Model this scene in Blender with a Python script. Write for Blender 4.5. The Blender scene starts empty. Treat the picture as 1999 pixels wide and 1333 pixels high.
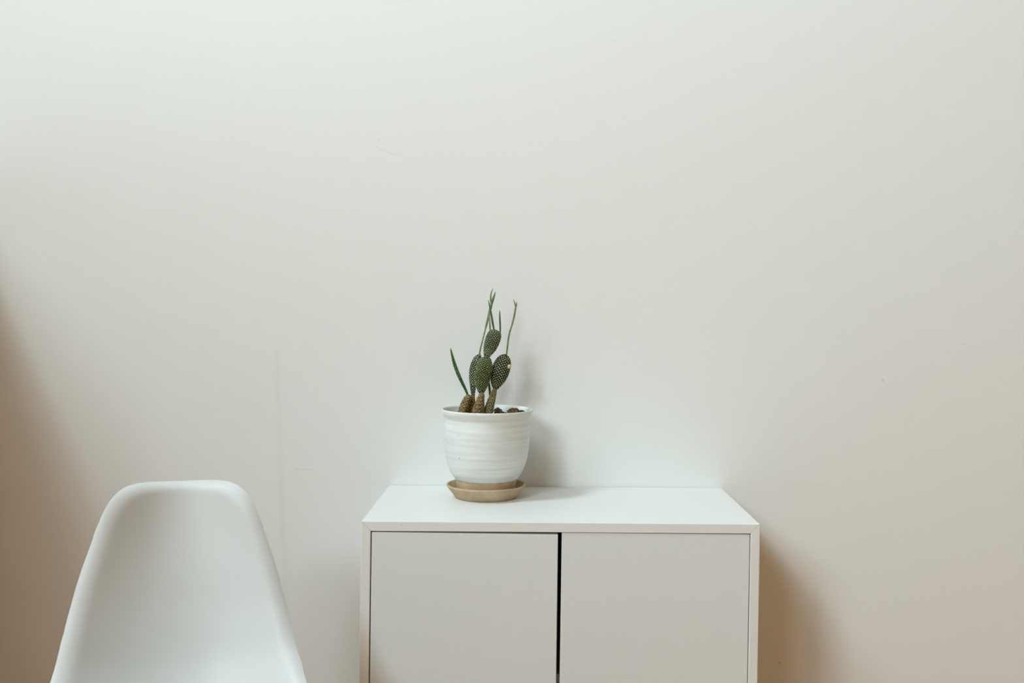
import bpy, bmesh, math, random
from mathutils import Vector, Matrix, noise

random.seed(4)
SC = bpy.context.scene
COL = SC.collection
PI = math.pi

# ------------------------------------------------------------------ camera
F_PX, YAW, PITCH, ROLL = 1922.231, 0.03534, 0.01242, -0.0152
CAM = Vector((0.28638, -2.07218, 1.09624))
SX, SY = 100.787, -40.996                      # principal point offset in pixels (1999 x 1333 frame)

fwd = Vector((math.sin(YAW) * math.cos(PITCH), math.cos(YAW) * math.cos(PITCH), -math.sin(PITCH)))
r0 = Vector((math.cos(YAW), -math.sin(YAW), 0))
d0 = fwd.cross(r0)
right = math.cos(ROLL) * r0 + math.sin(ROLL) * d0
down = -math.sin(ROLL) * r0 + math.cos(ROLL) * d0

cam_data = bpy.data.cameras.new('camera')
cam = bpy.data.objects.new('camera', cam_data)
COL.objects.link(cam)
up, back = -down, -fwd
cam.matrix_world = Matrix(((right.x, up.x, back.x, CAM.x), (right.y, up.y, back.y, CAM.y),
                           (right.z, up.z, back.z, CAM.z), (0, 0, 0, 1)))
cam_data.sensor_fit = 'HORIZONTAL'
cam_data.sensor_width = 36.0
cam_data.lens = 36.0 * F_PX / 1999.0
cam_data.shift_x = -SX / 1999.0
cam_data.shift_y = SY / 1999.0
cam_data.clip_start = 0.02
SC.camera = cam


def at(px, py, Y):
    """world point on the vertical plane y = Y that the photograph shows at this pixel"""
    d = right * ((px - 999.5 - SX) / F_PX) + down * ((py - 666.5 - SY) / F_PX) + fwd
    return CAM + d * ((Y - CAM.y) / d.y)


# ------------------------------------------------------------------ helpers
def link(name, mesh, mats=(), parent=None, smooth=False):
    o = bpy.data.objects.new(name, mesh)
    COL.objects.link(o)
    for m in (mats if isinstance(mats, (list, tuple)) else [mats]):
        mesh.materials.append(m)
    if parent is not None:
        o.parent = parent
    if smooth:
        for p in mesh.polygons:
            p.use_smooth = True
    return o


def from_bm(name, bm, mats, parent=None, smooth=False):
    me = bpy.data.meshes.new(name)
    bmesh.ops.recalc_face_normals(bm, faces=bm.faces)
    bm.to_mesh(me)
    bm.free()
    return link(name, me, mats, parent, smooth)


def empty(name, loc):
    o = bpy.data.objects.new(name, None)
    o.empty_display_size = 0.05
    COL.objects.link(o)
    o.location = loc
    return o


def tag(o, label=None, cat=None, group=None, kind=None):
    if label: o['label'] = label
    if cat: o['category'] = cat
    if group: o['group'] = group
    if kind: o['kind'] = kind
    return o


def add_box(bm, a, b):
    vs = [bm.verts.new((x, y, z)) for z in (a[2], b[2]) for y in (a[1], b[1]) for x in (a[0], b[0])]
    for f in ((0, 2, 3, 1), (4, 5, 7, 6), (0, 1, 5, 4), (2, 6, 7, 3), (0, 4, 6, 2), (1, 3, 7, 5)):
        bm.faces.new([vs[i] for i in f])


def add_hex(bm, lo, hi):
    """eight-corner solid, lo and hi are matching quads"""
    a = [bm.verts.new(p) for p in lo]
    b = [bm.verts.new(p) for p in hi]
    bm.faces.new(a[::-1]); bm.faces.new(b)
    for i in range(4):
        j = (i + 1) % 4
        bm.faces.new((a[i], a[j], b[j], b[i]))


def bevel_all(bm, w, seg=2):
    bmesh.ops.bevel(bm, geom=bm.edges[:], offset=w, segments=seg, affect='EDGES', profile=0.5)


def lathe(profile, n=96, center=(0, 0, 0), mat_fn=None, wob=None):
    bm = bmesh.new()
    rings = []
    for k, (r, z) in enumerate(profile):
        if r < 1e-5:
            rings.append([bm.verts.new((center[0], center[1], center[2] + z))])
        else:
            ring = []
            for i in range(n):
                a = 2 * PI * i / n
                rr = r + (wob(a, z) if wob else 0)
                ring.append(bm.verts.new((center[0] + rr * math.cos(a), center[1] + rr * math.sin(a), center[2] + z)))
            rings.append(ring)
    for k in range(len(rings) - 1):
        A, B = rings[k], rings[k + 1]
        for i in range(n):
            j = (i + 1) % n
            if len(A) == 1 and len(B) == 1: continue
            if len(A) == 1: f = bm.faces.new((A[0], B[i], B[j]))
            elif len(B) == 1: f = bm.faces.new((A[i], A[j], B[0]))
            else: f = bm.faces.new((A[i], A[j], B[j], B[i]))
            if mat_fn: f.material_index = mat_fn(k)
    return bm


def crom(pts, t):
    n = len(pts) - 1
    t = max(0, min(1, t)) * n
    i = min(int(t), n - 1)
    f = t - i
    P = [pts[max(0, min(n, i + k))] for k in (-1, 0, 1, 2)]

    def c(a, b, c_, d):
        return .5 * ((2 * b) + (-a + c_) * f + (2 * a - 5 * b + 4 * c_ - d) * f * f + (-a + 3 * b - 3 * c_ + d) * f ** 3)
    if isinstance(P[0], (int, float)):
        return c(*P)
    return tuple(c(*[p[k] for p in P]) for k in range(len(P[0])))


def lin(t, pts):
    for (a, va), (b, vb) in zip(pts, pts[1:]):
        if t <= b:
            return va + (vb - va) * (t - a) / (b - a)
    return pts[-1][1]


# ------------------------------------------------------------------ materials
def srgb(r, g, b):
    f = lambda c: (c / 255 / 12.92) if c / 255 <= .04045 else ((c / 255 + .055) / 1.055) ** 2.4
    return (f(r), f(g), f(b), 1)


class NT:
    def __init__(self, name):
        self.m = bpy.data.materials.new(name)
        self.m.use_nodes = True
        self.t = self.m.node_tree
        self.b = self.t.nodes['Principled BSDF']
        self._co = None

    def n(self, typ, **kw):
        x = self.t.nodes.new(typ)
        for k, v in kw.items():
            setattr(x, k, v)
        return x

    def l(self, a, b):
        self.t.links.new(a, b)

    def co(self):
        if self._co is None:
            self._co = self.n('ShaderNodeTexCoord')
        return self._co.outputs['Object']

    def math(self, op, a, b=None, clamp=False):
        x = self.n('ShaderNodeMath', operation=op, use_clamp=clamp)
        for i, v in enumerate((a, b)):
            if v is None: continue
            if isinstance(v, (int, float)): x.inputs[i].default_value = v
            else: self.l(v, x.inputs[i])
        return x.outputs[0]

    def noise(self, scale, detail=3, rough=.5, stretch=None, vec=None):
        x = self.n('ShaderNodeTexNoise')
        x.inputs['Scale'].default_value = scale
        x.inputs['Detail'].default_value = detail
        x.inputs['Roughness'].default_value = rough
        v = vec or self.co()
        if stretch:
            mp = self.n('ShaderNodeMapping')
            mp.inputs['Scale'].default_value = stretch
            self.l(v, mp.inputs['Vector'])
            v = mp.outputs[0]
        self.l(v, x.inputs['Vector'])
        return x.outputs['Fac']

    def ramp(self, fac, stops):
        x = self.n('ShaderNodeValToRGB')
        e = x.color_ramp.elements
        e[0].position, e[0].color = stops[0]
        e[1].position, e[1].color = stops[-1]
        for p, c in stops[1:-1]:
            q = e.new(p); q.color = c
        self.l(fac, x.inputs[0])
        return x.outputs[0]

    def mix(self, fac, a, b, blend='MIX'):
        x = self.n('ShaderNodeMix', data_type='RGBA', blend_type=blend)
        for s, v in ((x.inputs[0], fac), (x.inputs[6], a), (x.inputs[7], b)):
            if isinstance(v, (int, float, tuple)): s.default_value = v
            else: self.l(v, s)
        return x.outputs[2]

    def bump(self, h, strength=.2, dist=.01):
        x = self.n('ShaderNodeBump')
        x.inputs['Strength'].default_value = strength
        x.inputs['Distance'].default_value = dist
        self.l(h, x.inputs['Height'])
        self.l(x.outputs[0], self.b.inputs['Normal'])

    def color(self, v):
        if isinstance(v, tuple): self.b.inputs['Base Color'].default_value = v
        else: self.l(v, self.b.inputs['Base Color'])

    def rough(self, v, spec=.5):
        self.b.inputs['Roughness'].default_value = v
        self.b.inputs['Specular IOR Level'].default_value = spec


def gray(v):
    return (v, v, v, 1)


def seg_mask(nt, p, q, w):
    """soft mask around the wall segment p-q given in (x, z)"""
    sep = nt.n('ShaderNodeSeparateXYZ'); nt.l(nt.co(), sep.inputs[0])
    cx, cz = (p[0] + q[0]) / 2, (p[1] + q[1]) / 2
    dx, dz = q[0] - p[0], q[1] - p[1]
    h = math.hypot(dx, dz) / 2
    if h < 1e-6: dx, dz, h = 1, 0, 1e-6; n_ = 1
    else: n_ = h * 2
    dx, dz = dx / n_, dz / n_
    X = nt.math('SUBTRACT', sep.outputs[0], cx)
    Z = nt.math('SUBTRACT', sep.outputs[2], cz)
    along = nt.math('ADD', nt.math('MULTIPLY', X, dx), nt.math('MULTIPLY', Z, dz))
    acr = nt.math('SUBTRACT', nt.math('MULTIPLY', X, dz), nt.math('MULTIPLY', Z, dx))
    al = nt.math('MAXIMUM', nt.math('SUBTRACT', nt.math('ABSOLUTE', along), h), 0.0)
    d = nt.math('SQRT', nt.math('ADD', nt.math('MULTIPLY', al, al), nt.math('MULTIPLY', acr, acr)))
    return nt.math('SUBTRACT', 1.0, nt.math('DIVIDE', d, w), clamp=True)


def wall_paint(name, col, marks=()):
    t = NT(name)
    c = col
    for p, q, w, a, mc in marks:
        m = t.math('MULTIPLY', seg_mask(t, p, q, w), a * .6)
        c = t.mix(m, c, mc)
    t.color(c)
    t.rough(.62, .35)
    h = t.math('ADD', t.noise(160, 3, .6), t.math('MULTIPLY', t.noise(14, 2), .8))
    t.bump(h, .05, .004)
    return t.m


def wpx(px, py):
    p = at(px, py, 0)
    return (p.x, p.z)


GREY = srgb(150, 150, 140)
PALE = srgb(170, 170, 162)
marks = [
    (wpx(735, 286), wpx(744, 292), .0016, .22, GREY), (wpx(744, 292), wpx(768, 301), .0016, .25, GREY),
    (wpx(768, 301), wpx(800, 309), .0014, .14, GREY), (wpx(739.5, 273), wpx(740.2, 274), .0032, .34, GREY),
    (wpx(721, 276), wpx(728, 278), .0015, .18, GREY), (wpx(759, 280), wpx(760, 281), .0022, .2, GREY),
    (wpx(1723, 741), wpx(1724, 745), .0026, .5, GREY), (wpx(1877, 671), wpx(1886, 671.5), .0016, .35, GREY),
    (wpx(576, 916), wpx(608, 917), .0016, .35, GREY),
    (wpx(1560, 820), wpx(1567, 822), .0016, .22, GREY),
    (wpx(1196, 78), wpx(1200, 79), .002, .2, GREY), (wpx(605, 40), wpx(609, 41), .002, .22, GREY),
    (wpx(1746, 44), wpx(1747, 47), .002, .25, GREY), (wpx(590, 408), wpx(592, 410), .002, .2, GREY),
    (wpx(1521, 1293), wpx(1522, 1294), .0026, .8, srgb(70, 55, 40)),
    (wpx(540, 690), wpx(549, 940), .011, .12, PALE), (wpx(549, 940), wpx(560, 1200), .012, .14, PALE),
    (wpx(560, 1200), wpx(563, 1333), .012, .14, PALE),
    (wpx(1535, 944), wpx(1620, 948), .0014, .16, GREY), (wpx(1690, 942), wpx(1730, 938), .0014, .16, GREY),
]
WALL = (0.79, 0.79, 0.77, 1)
M_wall_back = wall_paint('white wall paint with scuffs', WALL, marks)
M_wall = wall_paint('white wall paint', WALL)


def make_wood_floor(name, dark, light, plank=.12):
    t = NT(name)
    br = t.n('ShaderNodeTexBrick')
    br.inputs['Scale'].default_value = 1
    br.inputs['Brick Width'].default_value = 1.4
    br.inputs['Row Height'].default_value = plank
    br.inputs['Mortar Size'].default_value = .0015
    br.inputs['Color1'].default_value = light
    br.inputs['Color2'].default_value = dark
    br.inputs['Mortar'].default_value = (dark[0] * .3, dark[1] * .3, dark[2] * .3, 1)
    t.l(t.co(), br.inputs['Vector'])
    g = t.noise(9, 6, .6, (1, 14, 14))
    t.color(t.mix(t.math('MULTIPLY', g, .35), br.outputs['Color'], (dark[0] * .6, dark[1] * .6, dark[2] * .6, 1)))
    t.rough(.45, .4)
    t.bump(br.outputs['Fac'], -.1, .002)
    return t.m


M_floor = make_wood_floor('orange oak floor boards', (.46, .18, .016, 1), (.58, .235, .022, 1))
M_timber = make_wood_floor('timber ceiling boards', (.15, .075, .024, 1), (.20, .10, .032, 1), .14)


def make_brick(name):
    t = NT(name)
    br = t.n('ShaderNodeTexBrick')
    br.inputs['Scale'].default_value = 1
    br.inputs['Brick Width'].default_value = .22
    br.inputs['Row Height'].default_value = .075
    br.inputs['Mortar Size'].default_value = .006
    br.inputs['Color1'].default_value = (.27, .115, .036, 1)
    br.inputs['Color2'].default_value = (.22, .09, .03, 1)
    br.inputs['Mortar'].default_value = (.27, .19, .10, 1)
    mp = t.n('ShaderNodeMapping')
    mp.inputs['Rotation'].default_value = (PI / 2, 0, 0)
    t.l(t.co(), mp.inputs['Vector'])
    t.l(mp.outputs[0], br.inputs['Vector'])
    t.color(br.outputs['Color'])
    t.rough(.85, .2)
    t.bump(br.outputs['Fac'], -.4, .004)
    return t.m


M_brick = make_brick('warm brown brick')


M_greige = wall_paint('greige wall paint', (.31, .27, .215, 1))


def plain(name, col, rough, spec=.5, nscale=None, nstr=.03):
    t = NT(name)
    if nscale:
        n_ = t.noise(nscale, 4)
        t.color(t.mix(t.math('MULTIPLY', n_, .06), col, (col[0] * .8, col[1] * .8, col[2] * .8, 1)))
        t.bump(n_, nstr, .002)
    else:
        t.color(col)
    t.rough(rough, spec)
    return t.m


M_lacquer = plain('white lacquered board', (.77, .775, .76, 1), .42, .4, 40, .01)


def lacquer_speck():
    """the same lacquer with the small dark speck on the front edge of the top"""
    t = NT('white lacquered board with speck')
    n_ = t.noise(40, 4)
    c = t.mix(t.math('MULTIPLY', n_, .06), (.77, .775, .76, 1), (.62, .62, .61, 1))
    p = at(784.2, 1023.6, -.352)
    m = seg_mask(t, (p.x, p.z), (p.x, p.z), .0014)
    t.color(t.mix(t.math('MULTIPLY', m, .6), c, srgb(90, 80, 70)))
    t.rough(.42, .4)
    return t.m


M_lacquer_top = lacquer_speck()
M_door = plain('matt white door foil', (.715, .745, .745, 1), .55, .3, 60, .015)
M_plastic = plain('white polypropylene', (.645, .655, .65, 1), .46, .4, 300, .02)
M_beech = plain('pale beech dowel', (.55, .38, .22, 1), .45, .4, 60)
M_steel = plain('black steel wire', (.02, .02, .02, 1), .4, .5)
M_winframe = plain('white painted window frame', (.75, .75, .73, 1), .5, .4, 50)
M_cement = plain('pale stone', (.6, .58, .54, 1), .7, .3, 30, .1)


def make_glaze():
    t = NT('pale speckled grey white glaze')
    base = srgb(230, 232, 229)
    band = t.noise(1, 4, .65, (6, 6, 210))
    c = t.mix(t.ramp(band, [(.40, gray(0)), (.66, gray(1))]), base, srgb(214, 217, 214))
    broad = t.noise(16, 3, .6, (1, 1, 2.2))
    c = t.mix(t.ramp(broad, [(.5, gray(0)), (.8, gray(.4))]), c, srgb(204, 205, 196))
    fine = t.noise(900, 2, .6)
    c = t.mix(t.ramp(fine, [(.56, gray(0)), (.74, gray(.30))]), c, srgb(158, 160, 148))
    vo = t.n('ShaderNodeTexVoronoi')
    vo.inputs['Scale'].default_value = 62
    t.l(t.co(), vo.inputs['Vector'])
    sepc = t.n('ShaderNodeSeparateColor'); t.l(vo.outputs['Color'], sepc.inputs[0])
    pick = t.math('GREATER_THAN', sepc.outputs[0], .80)
    rad = t.math('MULTIPLY', t.math('SUBTRACT', sepc.outputs[1], .0), .085)
    dot = t.math('MULTIPLY', t.math('LESS_THAN', vo.outputs['Distance'], rad), pick)
    c = t.mix(t.math('MULTIPLY', dot, .8), c, srgb(95, 90, 78))
    t.color(c)
    t.rough(.42, .4)
    t.bump(t.math('ADD', band, t.math('MULTIPLY', fine, .25)), .14, .0012)
    return t.m


def make_clay():
    t = NT('unglazed sandy stoneware')
    n1 = t.noise(40, 4, .6)
    c = t.ramp(n1, [(.3, srgb(168, 141, 112)), (.7, srgb(200, 177, 148))])
    n2 = t.noise(1200, 2, .7)
    c = t.mix(t.ramp(n2, [(.5, gray(0)), (.72, gray(.35))]), c, srgb(120, 90, 60))
    n3 = t.noise(1, 4, .6, (12, 12, 260))
    c = t.mix(t.math('MULTIPLY', n3, .22), c, srgb(222, 200, 166))
    t.color(c)
    t.rough(.8, .25)
    t.bump(t.math('ADD', n2, n3), .22, .0012)
    return t.m


M_glaze = make_glaze()
M_clay = make_clay()


def make_soil():
    t = NT('dry brown potting soil')
    n1 = t.noise(220, 5, .7)
    t.color(t.ramp(n1, [(.3, srgb(50, 36, 24)), (.52, srgb(104, 82, 60)), (.72, srgb(172, 148, 116))]))
    t.rough(.95, .1)
    t.bump(n1, .8, .004)
    return t.m


M_soil = make_soil()


def organic(name, a, b, scale, rough=.6, sheen=0.0):
    t = NT(name)
    n1 = t.noise(scale, 4, .6)
    t.color(t.ramp(n1, [(.3, a), (.7, b)]))
    t.rough(rough, .3)
    t.bump(n1, .15, .001)
    if sheen:                                     # the down of fine glochids over the skin
        t.b.inputs['Sheen Weight'].default_value = sheen
        t.b.inputs['Sheen Roughness'].default_value = .35
        t.b.inputs['Sheen Tint'].default_value = (.86, .9, .62, 1)
    return t.m


M_pad_dark = organic('deep green cactus skin', srgb(18, 31, 12), srgb(38, 53, 20), 70, .6, .35)
M_pad_mid = organic('olive green cactus skin', srgb(36, 48, 17), srgb(66, 80, 30), 70, .6, .4)
M_pad_fresh = organic('fresh green cactus skin', srgb(36, 76, 32), srgb(62, 106, 46), 70)
M_shoot = organic('grey green shoot skin', srgb(84, 110, 72), srgb(118, 140, 98), 90)
M_shoot_dark = organic('dark green shoot skin', srgb(40, 72, 40), srgb(66, 100, 58), 90)
M_shoot_tan = organic('straw green shoot skin', srgb(96, 102, 70), srgb(136, 140, 106), 90)
M_tuft = plain('cream areole tuft', srgb(222, 220, 186), .9, .1)
M_tuft_green = plain('pale green areole', srgb(176, 196, 150), .9, .1)
M_tuft_brown = plain('straw coloured areole', srgb(196, 174, 128), .9, .1)
M_bark = organic('brown corky stem', srgb(40, 30, 17), srgb(150, 124, 82), 240, .85)
M_bark_green = organic('brown green corky stem', srgb(48, 46, 24), srgb(138, 130, 84), 240, .85)
M_bud = plain('dry tan bud', srgb(214, 188, 148), .8, .2)

# ------------------------------------------------------------------ setting
XL, XR, YF, ZC = -1.90, 3.2, -5.10, 5.50        # left wall face, right wall face, wall behind the camera, ceiling
TH = 0.25


def struct(name, bm, mat, parent=None):
    o = from_bm(name, bm, mat, parent)
    if parent is None:
        o['kind'] = 'structure'
    return o


bm = bmesh.new(); add_box(bm, (XL - TH, 0, 0), (XR + .2, .15, ZC)); struct('wall_back', bm, M_wall_back)
bm = bmesh.new(); add_box(bm, (XL - TH, YF - .2, -.12), (XR + .2, .15, 0)); struct('floor', bm, M_floor)
bm = bmesh.new(); add_box(bm, (XL - TH, YF - .2, ZC), (XR + .2, .15, ZC + .15)); struct('ceiling', bm, M_timber)
bm = bmesh.new(); add_box(bm, (XR, YF, 0), (XR + .2, 0, ZC)); struct('wall_right', bm, M_greige)
bm = bmesh.new(); add_box(bm, (-.90, -.014, 0), (-.004, 0, .09)); add_box(bm, (.704, -.014, 0), (XR, 0, .09)); struct('baseboard_back', bm, M_winframe)
# unseen block added just left of the view, to shade the lower wall
bm = bmesh.new(); add_box(bm, (XL, -1.24, 0), (-.90, 0, 1.33)); struct('shade_block', bm, M_wall)


def pierced(bm, a0, a1, z0, z1, holes, put):
    """a wall from a0 to a1 with rectangular openings, as solid piers, parapets and lintels"""
    x = a0
    for h0, h1, s0, s1 in sorted(holes):
        if h0 > x: put(bm, x, h0, z0, z1)
        put(bm, h0, h1, z0, s0)
        put(bm, h0, h1, s1, z1)
        x = h1
    if a1 > x: put(bm, x, a1, z0, z1)


LEFT = [(-4.95, -3.50, 2.35, 3.95), (-1.85, -1.05, 3.40, 5.00)]      # openings (y0, y1, sill, head) in the left wall
FRONT = [(-1.88, -1.10, 2.80, 3.70)]                          # opening (x0, x1, sill, head) behind the camera
POWER = [36.0, 62.5, 28.0]                                         # radiance of the daylight in each opening
DAY = (.70, .875, .945)
bm = bmesh.new()
pierced(bm, YF - TH, 0, 0, ZC, LEFT, lambda q, a, b, c, d: add_box(q, (XL - TH, a, c), (XL, b, d)))
struct('wall_left', bm, M_wall)
bm = bmesh.new()
pierced(bm, XL, XR + .2, 0, ZC, FRONT, lambda q, a, b, c, d: add_box(q, (a, YF - TH, c), (b, YF, d)))
struct('wall_front', bm, M_brick)


def make_glass():
    t = NT('clear window glass')
    tr = t.n('ShaderNodeBsdfTransparent')
    gl = t.n('ShaderNodeBsdfGlossy'); gl.inputs['Roughness'].default_value = .02
    mx = t.n('ShaderNodeMixShader'); mx.inputs[0].default_value = .06
    t.l(tr.outputs[0], mx.inputs[1]); t.l(gl.outputs[0], mx.inputs[2])
    t.l(mx.outputs[0], t.t.nodes['Material Output'].inputs['Surface'])
    return t.m


M_glass = make_glass()
k = 0
for side, lst in (('L', LEFT), ('F', FRONT)):
    for a, b, z0, z1 in lst:
        k += 1
        w = .025
        d0, d1 = -.06, -.02                                         # frame set just inside the opening
        P = (lambda u, d, z: (XL + d, u, z)) if side == 'L' else (lambda u, d, z: (u, YF + d, z))
        bx = lambda q, u0, u1, e0, e1, c, d: add_box(q, P(u0, e0, c), P(u1, e1, d))
        bm = bmesh.new()
        bx(bm, a, b, d0, d1, z0, z0 + w); bx(bm, a, b, d0, d1, z1 - w, z1)
        bx(bm, a, a + w, d0, d1, z0 + w, z1 - w); bx(bm, b - w, b, d0, d1, z0 + w, z1 - w)
        o = struct('window_%d' % k, bm, M_winframe)
        bm = bmesh.new(); bx(bm, a + w, b - w, -.043, -.037, z0 + w, z1 - w); struct('pane', bm, M_glass, o)
        # daylight entering through this opening
        ld = bpy.data.lights.new('daylight', 'AREA')
        ld.shape = 'RECTANGLE'
        if side == 'L': ld.size, ld.size_y = z1 - z0, b - a
        else: ld.size, ld.size_y = b - a, z1 - z0
        ld.color = DAY
        ld.energy = POWER[k - 1] * PI * (z1 - z0) * (b - a) * 1.0
        lo = bpy.data.objects.new('daylight', ld)
        COL.objects.link(lo)
        lo.location = P((a + b) / 2, -.07, (z0 + z1) / 2)
        lo.rotation_euler = (0, -PI / 2, 0) if side == 'L' else (PI / 2, 0, 0)

# ------------------------------------------------------------------ daylight
W = bpy.data.worlds.new('overcast sky')
SC.world = W
W.use_nodes = True
bg = W.node_tree.nodes['Background']
bg.inputs['Color'].default_value = (.85, .95, 1.0, 1)
bg.inputs['Strength'].default_value = 1.0

# ------------------------------------------------------------------ cabinet
TOPZ, CW, CF, CB, T = 0.72, 0.70, -0.352, -0.002, 0.0165
BOT = 0.02
cab = empty('cabinet', (CW / 2, (CF + CB) / 2, 0))
tag(cab, 'white low two-door cabinet with mitred frame standing against the wall', 'cabinet')
co_ = Vector(cab.location)


def cpart(name, bm, mat):
    o = from_bm(name, bm, mat, cab)
    o.matrix_parent_inverse = Matrix.Translation(-co_)
    return o


G = 0.00012                                      # hairline of the mitre joint
bm = bmesh.new()
add_hex(bm, [(G, CF, TOPZ), (CW - G, CF, TOPZ), (CW - T - G, CF, TOPZ - T), (T + G, CF, TOPZ - T)],
        [(G, CB, TOPZ), (CW - G, CB, TOPZ), (CW - T - G, CB, TOPZ - T), (T + G, CB, TOPZ - T)])
bevel_all(bm, .0005, 2)
cpart('top_panel', bm, M_lacquer_top)
bm = bmesh.new()
add_hex(bm, [(G, CF, BOT), (CW - G, CF, BOT), (CW - T - G, CF, BOT + T), (T + G, CF, BOT + T)],
        [(G, CB, BOT), (CW - G, CB, BOT), (CW - T - G, CB, BOT + T), (T + G, CB, BOT + T)])
bevel_all(bm, .0005, 2)
cpart('bottom_panel', bm, M_lacquer)
for s in (0, 1):
    f = (lambda x: x) if s == 0 else (lambda x: CW - x)
    bm = bmesh.new()
    add_hex(bm, [(f(0), CF, BOT + G), (f(0), CF, TOPZ - G), (f(T), CF, TOPZ - T - G), (f(T), CF, BOT + T + G)],
            [(f(0), CB, BOT + G), (f(0), CB, TOPZ - G), (f(T), CB, TOPZ - T - G), (f(T), CB, BOT + T + G)])
    bevel_all(bm, .0011, 2)
    cpart('side_panel', bm, M_lacquer)
bm = bmesh.new(); add_box(bm, (T + .0005, CB - .006, BOT + T + .0005), (CW - T - .0005, CB - .001, TOPZ - T - .0005)); cpart('back_panel', bm, M_lacquer)
bm = bmesh.new(); add_box(bm, (T + .001, CF + .028, .428), (CW - T - .001, CB - .008, .444)); cpart('shelf', bm, M_lacquer)
for x in (.05, CW - .05):
    for y in (CF + .05, CB - .05):
        bm = lathe([(0, 0), (.018, 0), (.02, .003), (.02, .006), (.012, .008), (.012, BOT + .0005), (0, BOT + .0005)], 24, (x, y, 0))
        o = cpart('foot', bm, M_steel)
        o['label'] = 'short dark cabinet foot'
DT = .016
# the two doors, hung a little unevenly: corners (x, z) at the front face
zt, zb = TOPZ - T, BOT + T + .002
doors = [[(T + .0018, zb), (.3447, zb), (.3432, zt - .0046), (T + .0018, zt - .0020)],
         [(.3503, zb), (CW - T - .0014, zb), (CW - T - .0012, zt - .0018), (.3500, zt - .0008)]]
for k, quad in enumerate(doors):
    yf = CF + (.0012 if k == 0 else .0016)
    bm = bmesh.new()
    add_hex(bm, [(x, yf, z) for x, z in quad], [(x, yf + DT, z) for x, z in quad])
    bevel_all(bm, .0012, 3)
    cpart('door', bm, M_door)

# ------------------------------------------------------------------ saucer, pot, soil
PX, PY = 0.2066, -0.1159
sau = from_bm('plant_saucer', lathe(
    [(0, .0), (.0595, .0), (.0618, .0012), (.0640, .0045), (.0775, .0215), (.0786, .0240), (.0780, .0257), (.0760, .0260),
     (.0738, .0242), (.0640, .0105), (.0610, .0080), (.0575, .0070), (0, .0070)], 128), [M_clay], None, True)
sau.location = (PX, PY, TOPZ + .0002)
tag(sau, 'round unglazed sandy brown saucer under the cactus pot on the cabinet', 'saucer')

BASE = TOPZ + .0073
pot = empty('plant_pot', (PX, PY, BASE))
tag(pot, 'round pale grey-white speckled ceramic pot standing in the brown saucer', 'pot')
prof = [(.0604, .0286), (.0619, .0293), (.0650, .0340), (.0708, .0432), (.0762, .0560), (.0800, .0690), (.0826, .0830), (.0842, .0980),
        (.0850, .1120), (.0852, .1240), (.0846, .1340), (.0838, .1395), (.0833, .1430), (.0836, .1465), (.0838, .1495), (.0850, .1530), (.0872, .1568),
        (.0892, .1608), (.0899, .1640), (.0899, .1664), (.0888, .1674), (.0874, .1666), (.0860, .1630), (.0838, .1570), (.0812, .1490),
        (.0806, .1400), (.0806, .1240), (.0795, .0980), (.0750, .0720), (.0660, .0500), (.0520, .0400), (.0300, .0380), (0, .0380)]
dense = []
for k in range(len(prof) - 1):
    (r1, z1), (r2, z2) = prof[k], prof[k + 1]
    dense.append((r1, z1))
    if abs(z2 - z1) > .004:
        for j in (1, 2, 3):
            p = crom(prof, (k + j / 4) / (len(prof) - 1))
            dense.append((max(p[0], .0), p[1]))
dense.append(prof[-1])


def throw(a, z):
    if z < .03 or z > .16: return 0
    return .00011 * math.sin(z * 900 + a) + .00014 * math.sin(z * 520 + 2 * a + 1) + .0003 * math.sin(2 * a + .6)


from_bm('glazed_body', lathe(dense, 160, wob=throw), [M_glaze], pot, True)
ft = from_bm('pot_foot', lathe([(0, 0), (.0545, 0), (.0560, .0012), (.0566, .0040), (.0592, .0200), (.0608, .0282), (.0606, .0290), (.0575, .0293), (0, .0293)], 128), [M_clay], pot, True)
ft['label'] = 'unglazed brown base of the pot'

SOILZ = BASE + .1535 - .0060
bm = bmesh.new()
nr, na = 26, 72
rings = []
for i in range(nr + 1):
    r = .0797 * i / nr
    ring = []
    for j in range(na if i else 1):
        a = 2 * PI * j / na
        x, y = r * math.cos(a), r * math.sin(a)
        fade = min(1, (nr - i) / 3)
        z = SOILZ + fade * (.0035 * noise.noise(Vector((x * 55, y * 55, 3))) + .0028 * noise.noise(Vector((x * 160, y * 160, 7))) + .0015 + .0050 * max(0, min(1, (x + .005) / .04)))
        ring.append(bm.verts.new((PX + x, PY + y, z)))
    rings.append(ring)
for i in range(nr):
    for j in range(na):
        A, B = rings[i], rings[i + 1]
        if i == 0: bm.faces.new((A[0], B[j], B[(j + 1) % na]))
        else: bm.faces.new((A[j], A[(j + 1) % na], B[(j + 1) % na], B[j]))
soil = from_bm('potting_soil', bm, [M_soil], None, True)
tag(soil, 'dark brown crumbly soil filling the cactus pot', 'soil', kind='stuff')


def clod(c, size, seed):
    bm = bmesh.new()
    bmesh.ops.create_icosphere(bm, subdivisions=4, radius=1)
    for v in bm.verts:
        n_ = 1 + .28 * noise.noise(v.co * 1.6 + Vector((seed, 0, 0))) + .12 * noise.noise(v.co * 5 + Vector((seed, 3, 0)))
        v.co = Vector((v.co.x * size[0], v.co.y * size[1], v.co.z * size[2])) * n_ + Vector(c)
    return from_bm('soil_clod', bm, [M_soil], None, True)


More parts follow.
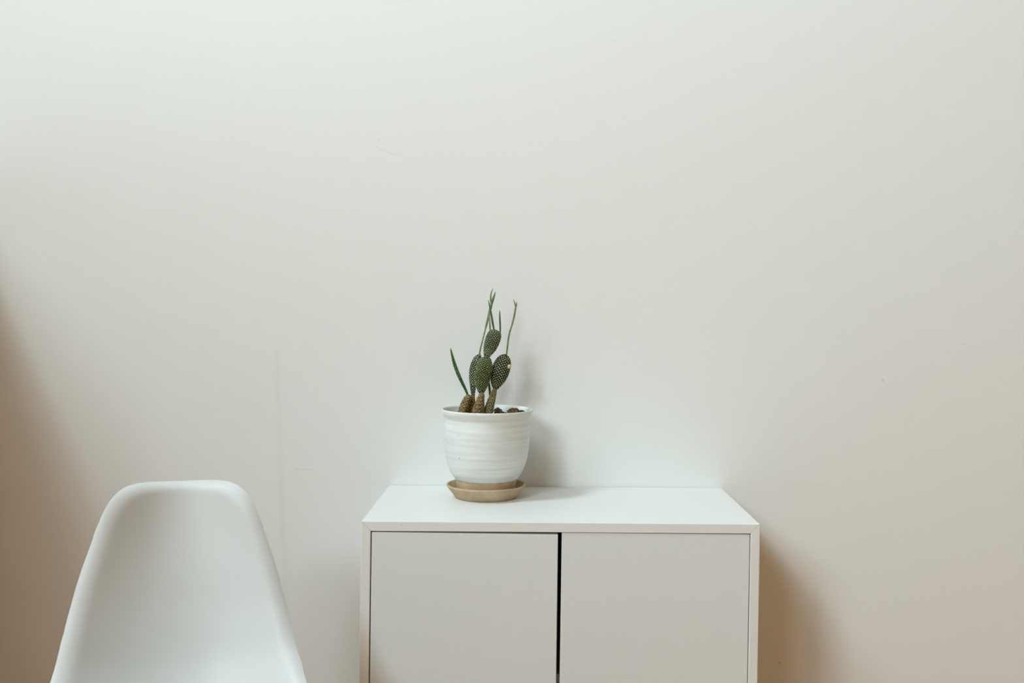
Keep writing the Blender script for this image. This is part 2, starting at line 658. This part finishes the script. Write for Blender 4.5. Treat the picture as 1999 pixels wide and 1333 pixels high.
c1 = at(972, 802.5, PY + .012); c2 = at(1003, 802.5, PY + .012); c3 = at(1019, 804, PY + .022)
tag(clod(c1, (.0085, .008, .0065), 1), 'small brown soil lump right beside the rightmost cactus stem', 'soil lump', 'soil lumps in the pot')
tag(clod(c2, (.0120, .009, .0062), 5), 'widest brown soil lump, lying in the right of the pot', 'soil lump', 'soil lumps in the pot')
tag(clod(c3, (.0055, .005, .0040), 9), 'smallest soil lump, furthest right in the pot near its rim', 'soil lump', 'soil lumps in the pot')

# ------------------------------------------------------------------ cactus
cac = empty('cactus', (PX, PY, SOILZ))
tag(cac, 'green potted bunny ear cactus with white dotted pads and thin shoots', 'cactus')
cc = Vector(cac.location)
PXM = 1 / 982.0                                   # metres per pixel at the pot


def limb(name, pts, width, mats, thick=1.0, turn=0.0, nt=90, na=72, dot=None, par=cac, ridge=0.0, seed=0, tip=True):
    """one grown piece of cactus.  pts: (px, py, Y) centre line, width: [(t, px)] full width along it, thick: depth / width,
    turn: rotation of the flat side about the axis, dot: (row spacing, columns, radius, height) of its areoles"""
    C3 = [tuple(at(*p)) for p in pts]
    axis = [Vector(crom(C3, i / nt)) for i in range(nt + 1)]
    L = [0]
    for i in range(nt): L.append(L[-1] + (axis[i + 1] - axis[i]).length)
    tot = L[-1]
    bm = bmesh.new()
    dots = []
    rad = []
    for i in range(nt + 1):
        rad.append(max(.00015, crom([w for _, w in width], 0) * 0 + lin(L[i] / tot, width) * PXM / 2))
    # smooth the width along the axis
    for _ in range(3):
        rad = [rad[0]] + [(rad[i - 1] + 2 * rad[i] + rad[i + 1]) / 4 for i in range(1, nt)] + [rad[-1]]
    if dot:
        sp_, nc, dr, dh = dot
        rows = max(1, int(tot / sp_))
    ring_prev = None
    rings, cols = [], []
    for i in range(nt + 1):
        tg = (axis[min(nt, i + 1)] - axis[max(0, i - 1)]).normalized()
        side = tg.cross(Vector((0, 1, 0))).normalized()
        dep = side.cross(tg).normalized()
        s2 = side * math.cos(turn) + dep * math.sin(turn)
        d2 = -side * math.sin(turn) + dep * math.cos(turn)
        a_, b_ = rad[i], rad[i] * thick
        if abs(turn) > .01:                       # keep the drawn width
            k = math.hypot(math.cos(turn), thick * math.sin(turn))
            a_, b_ = a_ / k, b_ / k
        ring, cl = [], []
        for j in range(na):
            th = 2 * PI * j / na
            n_ = s2 * (math.cos(th) * b_) + d2 * (math.sin(th) * a_)
            n_.normalize()
            p = axis[i] + s2 * (a_ * math.cos(th)) + d2 * (b_ * math.sin(th))
            m = 0
            h = 0
            if dot:
                best = 9
                r0 = L[i] / sp_
                for rr in (math.floor(r0), math.floor(r0) + 1):
                    if rr < 0 or rr > rows: continue
                    circ = 2 * PI * math.sqrt((a_ * a_ + b_ * b_) / 2)
                    ne = nc
                    while ne > 5 and circ / ne < sp_ * .95: ne = ne // 2
                    cpos = th / (2 * PI) * ne - .5 * (rr % 2)
                    dc = abs(cpos - round(cpos))
                    per = circ / ne
                    jx = .16 * math.sin(rr * 12.9 + round(cpos) * 4.1 + seed)
                    dd = math.hypot((r0 - rr + jx) * sp_, dc * per)
                    best = min(best, dd)
                h = dh * math.exp(-(best / dr) ** 2)
                m = 1 if best < dr else 0
            if ridge:
                h += ridge * math.sin(L[i] * 900 + 2 * th + seed) * .5 + ridge * noise.noise(p * 260 + Vector((seed, 0, 0)))
            ring.append(bm.verts.new(p + n_ * h - cc))
            cl.append(m)
        rings.append(ring); cols.append(cl)
    for i in range(nt):
        for j in range(na):
            k = (j + 1) % na
            f = bm.faces.new((rings[i][j], rings[i][k], rings[i + 1][k], rings[i + 1][j]))
            f.material_index = 1 if cols[i][j] + cols[i][k] + cols[i + 1][j] + cols[i + 1][k] >= 2 else 0
    bm.faces.new(rings[0][::-1]); bm.faces.new(rings[-1])
    return from_bm(name, bm, mats, par, True)


Y0 = PY
PADW = [(0, .20), (.05, .38), (.15, .62), (.3, .86), (.45, .98), (.58, 1.0), (.72, .95), (.84, .8), (.92, .6), (.97, .36), (1, .05)]


def padw(px, base=None):
    return [(t, w * px) for t, w in (base or PADW)]


# corky stems
limb('stem', [(900, 818, Y0 - .004), (904, 803, Y0 - .004), (908, 788, Y0 - .003), (913, 776, Y0 - .002), (915, 770, Y0 - .002)],
     [(0, 19), (.4, 19), (.7, 16), (.88, 13), (.97, 8), (1, 4)], [M_bark, M_tuft_brown], .9, dot=(.0032, 8, .0009, .0008), ridge=.0006, seed=1)
limb('stem', [(917, 818, Y0 + .012), (919, 800, Y0 + .012), (921, 784, Y0 + .012), (923, 772, Y0 + .012)],
     [(0, 17), (.5, 15), (.85, 12), (1, 8)], [M_bark, M_tuft_brown], .9, dot=(.0032, 7, .0009, .0008), ridge=.0006, seed=2)
limb('stem', [(932, 818, Y0 - .022), (934, 803, Y0 - .022), (937, 785, Y0 - .021), (940, 772, Y0 - .020), (940.5, 766, Y0 - .020)],
     [(0, 24), (.3, 23), (.55, 19), (.8, 14), (1, 8)], [M_bark, M_tuft_brown], .9, dot=(.0034, 9, .0008, .0010), ridge=.0007, seed=3)
limb('stem', [(948, 818, Y0 - .010), (953, 804, Y0 - .010), (958, 786, Y0 - .009), (963, 770, Y0 - .008), (966.5, 758, Y0 - .008)],
     [(0, 20), (.3, 18.5), (.6, 15), (.85, 11), (1, 8)], [M_bark_green, M_tuft_brown], .9, dot=(.0032, 8, .0008, .0008), ridge=.0005, seed=4)

# pads: behind, front, upper, right
limb('pad', [(923.5, 775, Y0 + .012), (923.5, 752, Y0 + .013), (926, 725, Y0 + .014), (931, 705, Y0 + .015), (937.5, 690.5, Y0 + .016)],
     padw(20.5, [(0, .3), (.12, .42), (.25, .6), (.42, .86), (.6, 1), (.76, .98), (.88, .78), (.95, .5), (1, .06)]),
     [M_pad_dark, M_tuft], .45, .25, 130, 128, (.0027, 13, .00062, .0011), seed=1)
limb('pad', [(939.5, 769, Y0 - .020), (940.5, 752, Y0 - .021), (943.5, 728, Y0 - .022), (948, 708, Y0 - .021), (951.5, 694.5, Y0 - .020)],
     padw(31.5), [M_pad_mid, M_tuft], .5, -.2, 150, 152, (.0025, 17, .00052, .0012), seed=2)
limb('pad', [(949, 698, Y0 - .020), (952.5, 688, Y0 - .020), (959, 671, Y0 - .021), (965, 654, Y0 - .021), (968, 643.5, Y0 - .021)],
     padw(29, [(0, .26), (.07, .45), (.2, .66), (.35, .86), (.52, .97), (.68, 1.0), (.82, .95), (.92, .8), (.97, .58), (1, .2)]),
     [M_pad_dark, M_tuft], .5, .15, 140, 140, (.0024, 17, .00058, .0010), seed=3)
padE = limb('pad', [(967, 760, Y0 - .008), (969.3, 748, Y0 - .009), (975.8, 727, Y0 - .010), (982.8, 706, Y0 - .010), (987.8, 691.5, Y0 - .010)],
            padw(35), [M_pad_dark, M_tuft], .5, .1, 150, 152, (.0028, 15, .00068, .0011), seed=4)

# dry bud on the edge of the right pad
bm = bmesh.new()
bmesh.ops.create_icosphere(bm, subdivisions=3, radius=1)
bc = at(994.2, 715.5, Y0 - .0195)
for v in bm.verts:
    v.co = Vector((v.co.x * .0036, v.co.y * .0036, v.co.z * .0044)) * (1 + .12 * noise.noise(v.co * 2)) + bc - cc
o = from_bm('bud', bm, [M_bud], padE, True)
o['label'] = 'dry tan bud'

# thin shoots
SD = (.0026, 6, .00045, .0003)
limb('shoot', [(914, 774, Y0 - .002), (909, 761, Y0 - .003), (897.5, 737, Y0 - .006), (888, 713, Y0 - .009), (883, 695, Y0 - .011), (879.5, 679.5, Y0 - .012)],
     [(0, 3.8), (.2, 5.4), (.45, 7.0), (.65, 6.6), (.85, 4.6), (.95, 3.2), (1, .8)], [M_pad_fresh, M_tuft_green], .75, 0, 140, 40, (.0028, 7, .00050, .0003))
sb = limb('shoot', [(936, 692, Y0 + .016), (937.5, 682, Y0 + .017), (942, 665, Y0 + .018), (949, 636, Y0 + .019), (953.5, 618, Y0 + .019), (958.5, 597, Y0 + .019), (959.8, 589, Y0 + .019)],
          [(0, 3.4), (.3, 2.6), (.48, 2.9), (.58, 4.3), (.75, 5.0), (.9, 5.4), (1, 5.0)], [M_shoot_tan, M_tuft_green], .7, 0, 140, 40, SD)
limb('shoot_tip', [(959.0, 593, Y0 + .019), (957.8, 584, Y0 + .018), (958.6, 573, Y0 + .017), (962.6, 562, Y0 + .016)], [(0, 3.6), (.4, 3.0), (.8, 2.0), (1, .6)], [M_shoot, M_tuft_green], .7, 0, 60, 28, SD, par=sb).location = (0, 0, 0)
limb('shoot_tip', [(960.0, 593, Y0 + .019), (962.5, 584, Y0 + .020), (965.2, 576, Y0 + .021), (967.2, 568.5, Y0 + .022)], [(0, 4.2), (.4, 4.8), (.75, 3.0), (1, .6)], [M_shoot, M_tuft_green], .6, 0, 60, 28, SD, par=sb).location = (0, 0, 0)
limb('shoot', [(964.8, 646, Y0 - .021), (962, 632, Y0 - .021), (958.8, 613, Y0 - .020), (955.5, 596, Y0 - .019), (953.2, 585.5, Y0 - .018)],
     [(0, 3.4), (.3, 4.0), (.6, 3.6), (.85, 2.5), (1, 1.0)], [M_shoot_dark, M_tuft_green], .8, 0, 100, 32, SD)
limb('shoot', [(957.2, 652, Y0 - .010), (956.6, 640, Y0 - .009), (955.8, 626, Y0 - .008), (954.6, 612, Y0 - .006)],
     [(0, 3.2), (.4, 3.4), (.8, 2.5), (1, .8)], [M_shoot, M_tuft_green], .8, 0, 80, 32, SD)
limb('shoot', [(976.5, 650, Y0 - .021), (976.4, 638, Y0 - .021), (975.8, 622, Y0 - .022), (975.4, 605.5, Y0 - .023)],
     [(0, 2.6), (.15, 3.2), (.6, 3.3), (.85, 2.5), (1, .8)], [M_shoot_dark, M_tuft_green], .8, 0, 80, 32, SD)
se = limb('shoot', [(988.5, 694, Y0 - .010), (990, 682, Y0 - .010), (993.5, 655, Y0 - .010), (1000.5, 630, Y0 - .010), (1004.3, 614, Y0 - .010), (1006.4, 601, Y0 - .010), (1006.9, 596, Y0 - .010)],
          [(0, 3.0), (.3, 3.4), (.6, 3.0), (.8, 3.7), (.93, 3.4), (1, 2.8)], [M_shoot_tan, M_tuft_green], .8, 0, 140, 36, SD)
limb('shoot_tip', [(1006.6, 599, Y0 - .010), (1005.2, 593, Y0 - .011), (1002.2, 584, Y0 - .012)], [(0, 3.0), (.5, 2.4), (1, .7)], [M_shoot, M_tuft_green], .8, 0, 50, 24, SD, par=se)
limb('shoot_tip', [(1006.8, 599, Y0 - .010), (1008.3, 593.5, Y0 - .009), (1008.7, 588.5, Y0 - .009)], [(0, 3.2), (.5, 2.7), (1, .8)], [M_shoot, M_tuft_green], .8, 0, 50, 24, SD, par=se)
limb('shoot', [(954, 815, Y0 + .018), (957, 790, Y0 + .016), (957.2, 776, Y0 + .014), (955.5, 758, Y0 + .010), (953.4, 742, Y0 + .006), (951.5, 728, Y0 + .002)],
     [(0, 5), (.3, 4.6), (.7, 4.6), (.9, 3.6), (1, 1)], [M_pad_fresh, M_tuft_green], .75, 0, 110, 32, (.0028, 6, .0005, .0003))

# ------------------------------------------------------------------ chair
CL = [(.205, .815), (.186, .745), (.164, .675), (.143, .605), (.118, .535), (.070, .470), (-.005, .437), (-.09, .434), (-.17, .442), (-.225, .440), (-.255, .415)]
WD = [.0949, .1163, .1383, .1545, .1671, .1747, .1811, .197, .207, .208, .200]


def shell_rows(n, h, lean, NU, NV, L=.017, r=.027):
    """moulded shell, rows from the top edge down the back and forward over the seat; the top is a rounded superellipse"""
    rows = []
    for j in range(NV + 1):
        row = []
        for i in range(NU + 1):
            u = math.sin((-1 + 2 * i / NU) * PI / 2)
            a = abs(u)
            v0 = h * (1 - max(0, 1 - a ** n) ** (1 / n))
            v1 = 1 - .06 * a ** 3
            vv = v0 + (v1 - v0) * (j / NV) ** 1.25
            y, z = crom(CL, vv)
            y2, z2 = crom(CL, min(1, vv + .01)); y1, z1 = crom(CL, max(0, vv - .01))
            ty, tz = y2 - y1, z2 - z1
            l = math.hypot(ty, tz); ty /= l; tz /= l
            ny, nz = tz, -ty
            w = crom(WD, vv)
            off = (.055 + .05 * math.exp(-((vv - .52) / .16) ** 2)) * a * a
            rim = (a ** n + ((h - vv) / h) ** n) ** (1 / n) if vv < h else a
            d = max(0, 1 - rim) * w
            lip = L * (1 - d / r) ** 2 if d < r else 0
            o_ = off - lip
            row.append((w * u, y + ny * o_ + lean * (z - .45), z + nz * o_ - .0174 * w * u))
        rows.append(row)
    return rows


chair = empty('shell_chair', (-.1870, -.6978, 0))
chair.rotation_euler = (0, 0, .3499)
tag(chair, 'white moulded plastic shell chair in front of the wall, left of the cabinet', 'chair')
NU, NV = 84, 120
rows = shell_rows(3.3189, .1077, -.0019, NU, NV)
bm = bmesh.new()
vs = [[bm.verts.new(p) for p in row] for row in rows]
for j in range(NV):
    for i in range(NU):
        bm.faces.new((vs[j][i], vs[j][i + 1], vs[j + 1][i + 1], vs[j + 1][i]))
sh = from_bm('seat_shell', bm, [M_plastic], chair, True)
md = sh.modifiers.new('thickness', 'SOLIDIFY'); md.thickness = .0045; md.offset = 0
md = sh.modifiers.new('edge', 'BEVEL'); md.width = .0018; md.segments = 3; md.limit_method = 'ANGLE'; md.angle_limit = math.radians(50)


def tube(bm, a, b, r1, r2, n=16):
    a, b = Vector(a), Vector(b)
    z = (b - a).normalized()
    x = z.orthogonal().normalized(); y = z.cross(x)
    A = [bm.verts.new(a + (x * math.cos(2 * PI * i / n) + y * math.sin(2 * PI * i / n)) * r1) for i in range(n)]
    B = [bm.verts.new(b + (x * math.cos(2 * PI * i / n) + y * math.sin(2 * PI * i / n)) * r2) for i in range(n)]
    for i in range(n):
        bm.faces.new((A[i], A[(i + 1) % n], B[(i + 1) % n], B[i]))
    bm.faces.new(A[::-1]); bm.faces.new(B)


tops = {}
for sx in (-1, 1):
    for sy in (-1, 1):
        bm = bmesh.new()
        bot = (sx * .225, -.06 + sy * .205, 0)
        top = (sx * .115, -.075 + sy * .09, .405)
        tube(bm, bot, top, .011, .0165)
        from_bm('leg', bm, [M_beech], chair, True)
        tops[sx, sy] = (Vector(top), Vector(bot))
bm = bmesh.new()
for sx in (-1, 1):
    for sy in (-1, 1):
        t, b = tops[sx, sy]
        tube(bm, t.lerp(b, .0), (sx * .09, -.075 + sy * .07, .437), .006, .006, 10)
        for other in ((-sx, sy), (sx, -sy)):
            tube(bm, t.lerp(b, .06), tops[other][0].lerp(tops[other][1], .55), .004, .004, 8)
br_ = from_bm('wire_brace', bm, [M_steel], chair, True)

# ------------------------------------------------------------------ view
SC.view_settings.view_transform = 'Standard'
SC.view_settings.look = 'None'
SC.view_settings.gamma = 1
SC.view_settings.use_curve_mapping = False
SC.view_settings.exposure = 0.0
SC.cycles.max_bounces = 10
SC.cycles.diffuse_bounces = 8
SC.cycles.transparent_max_bounces = 12
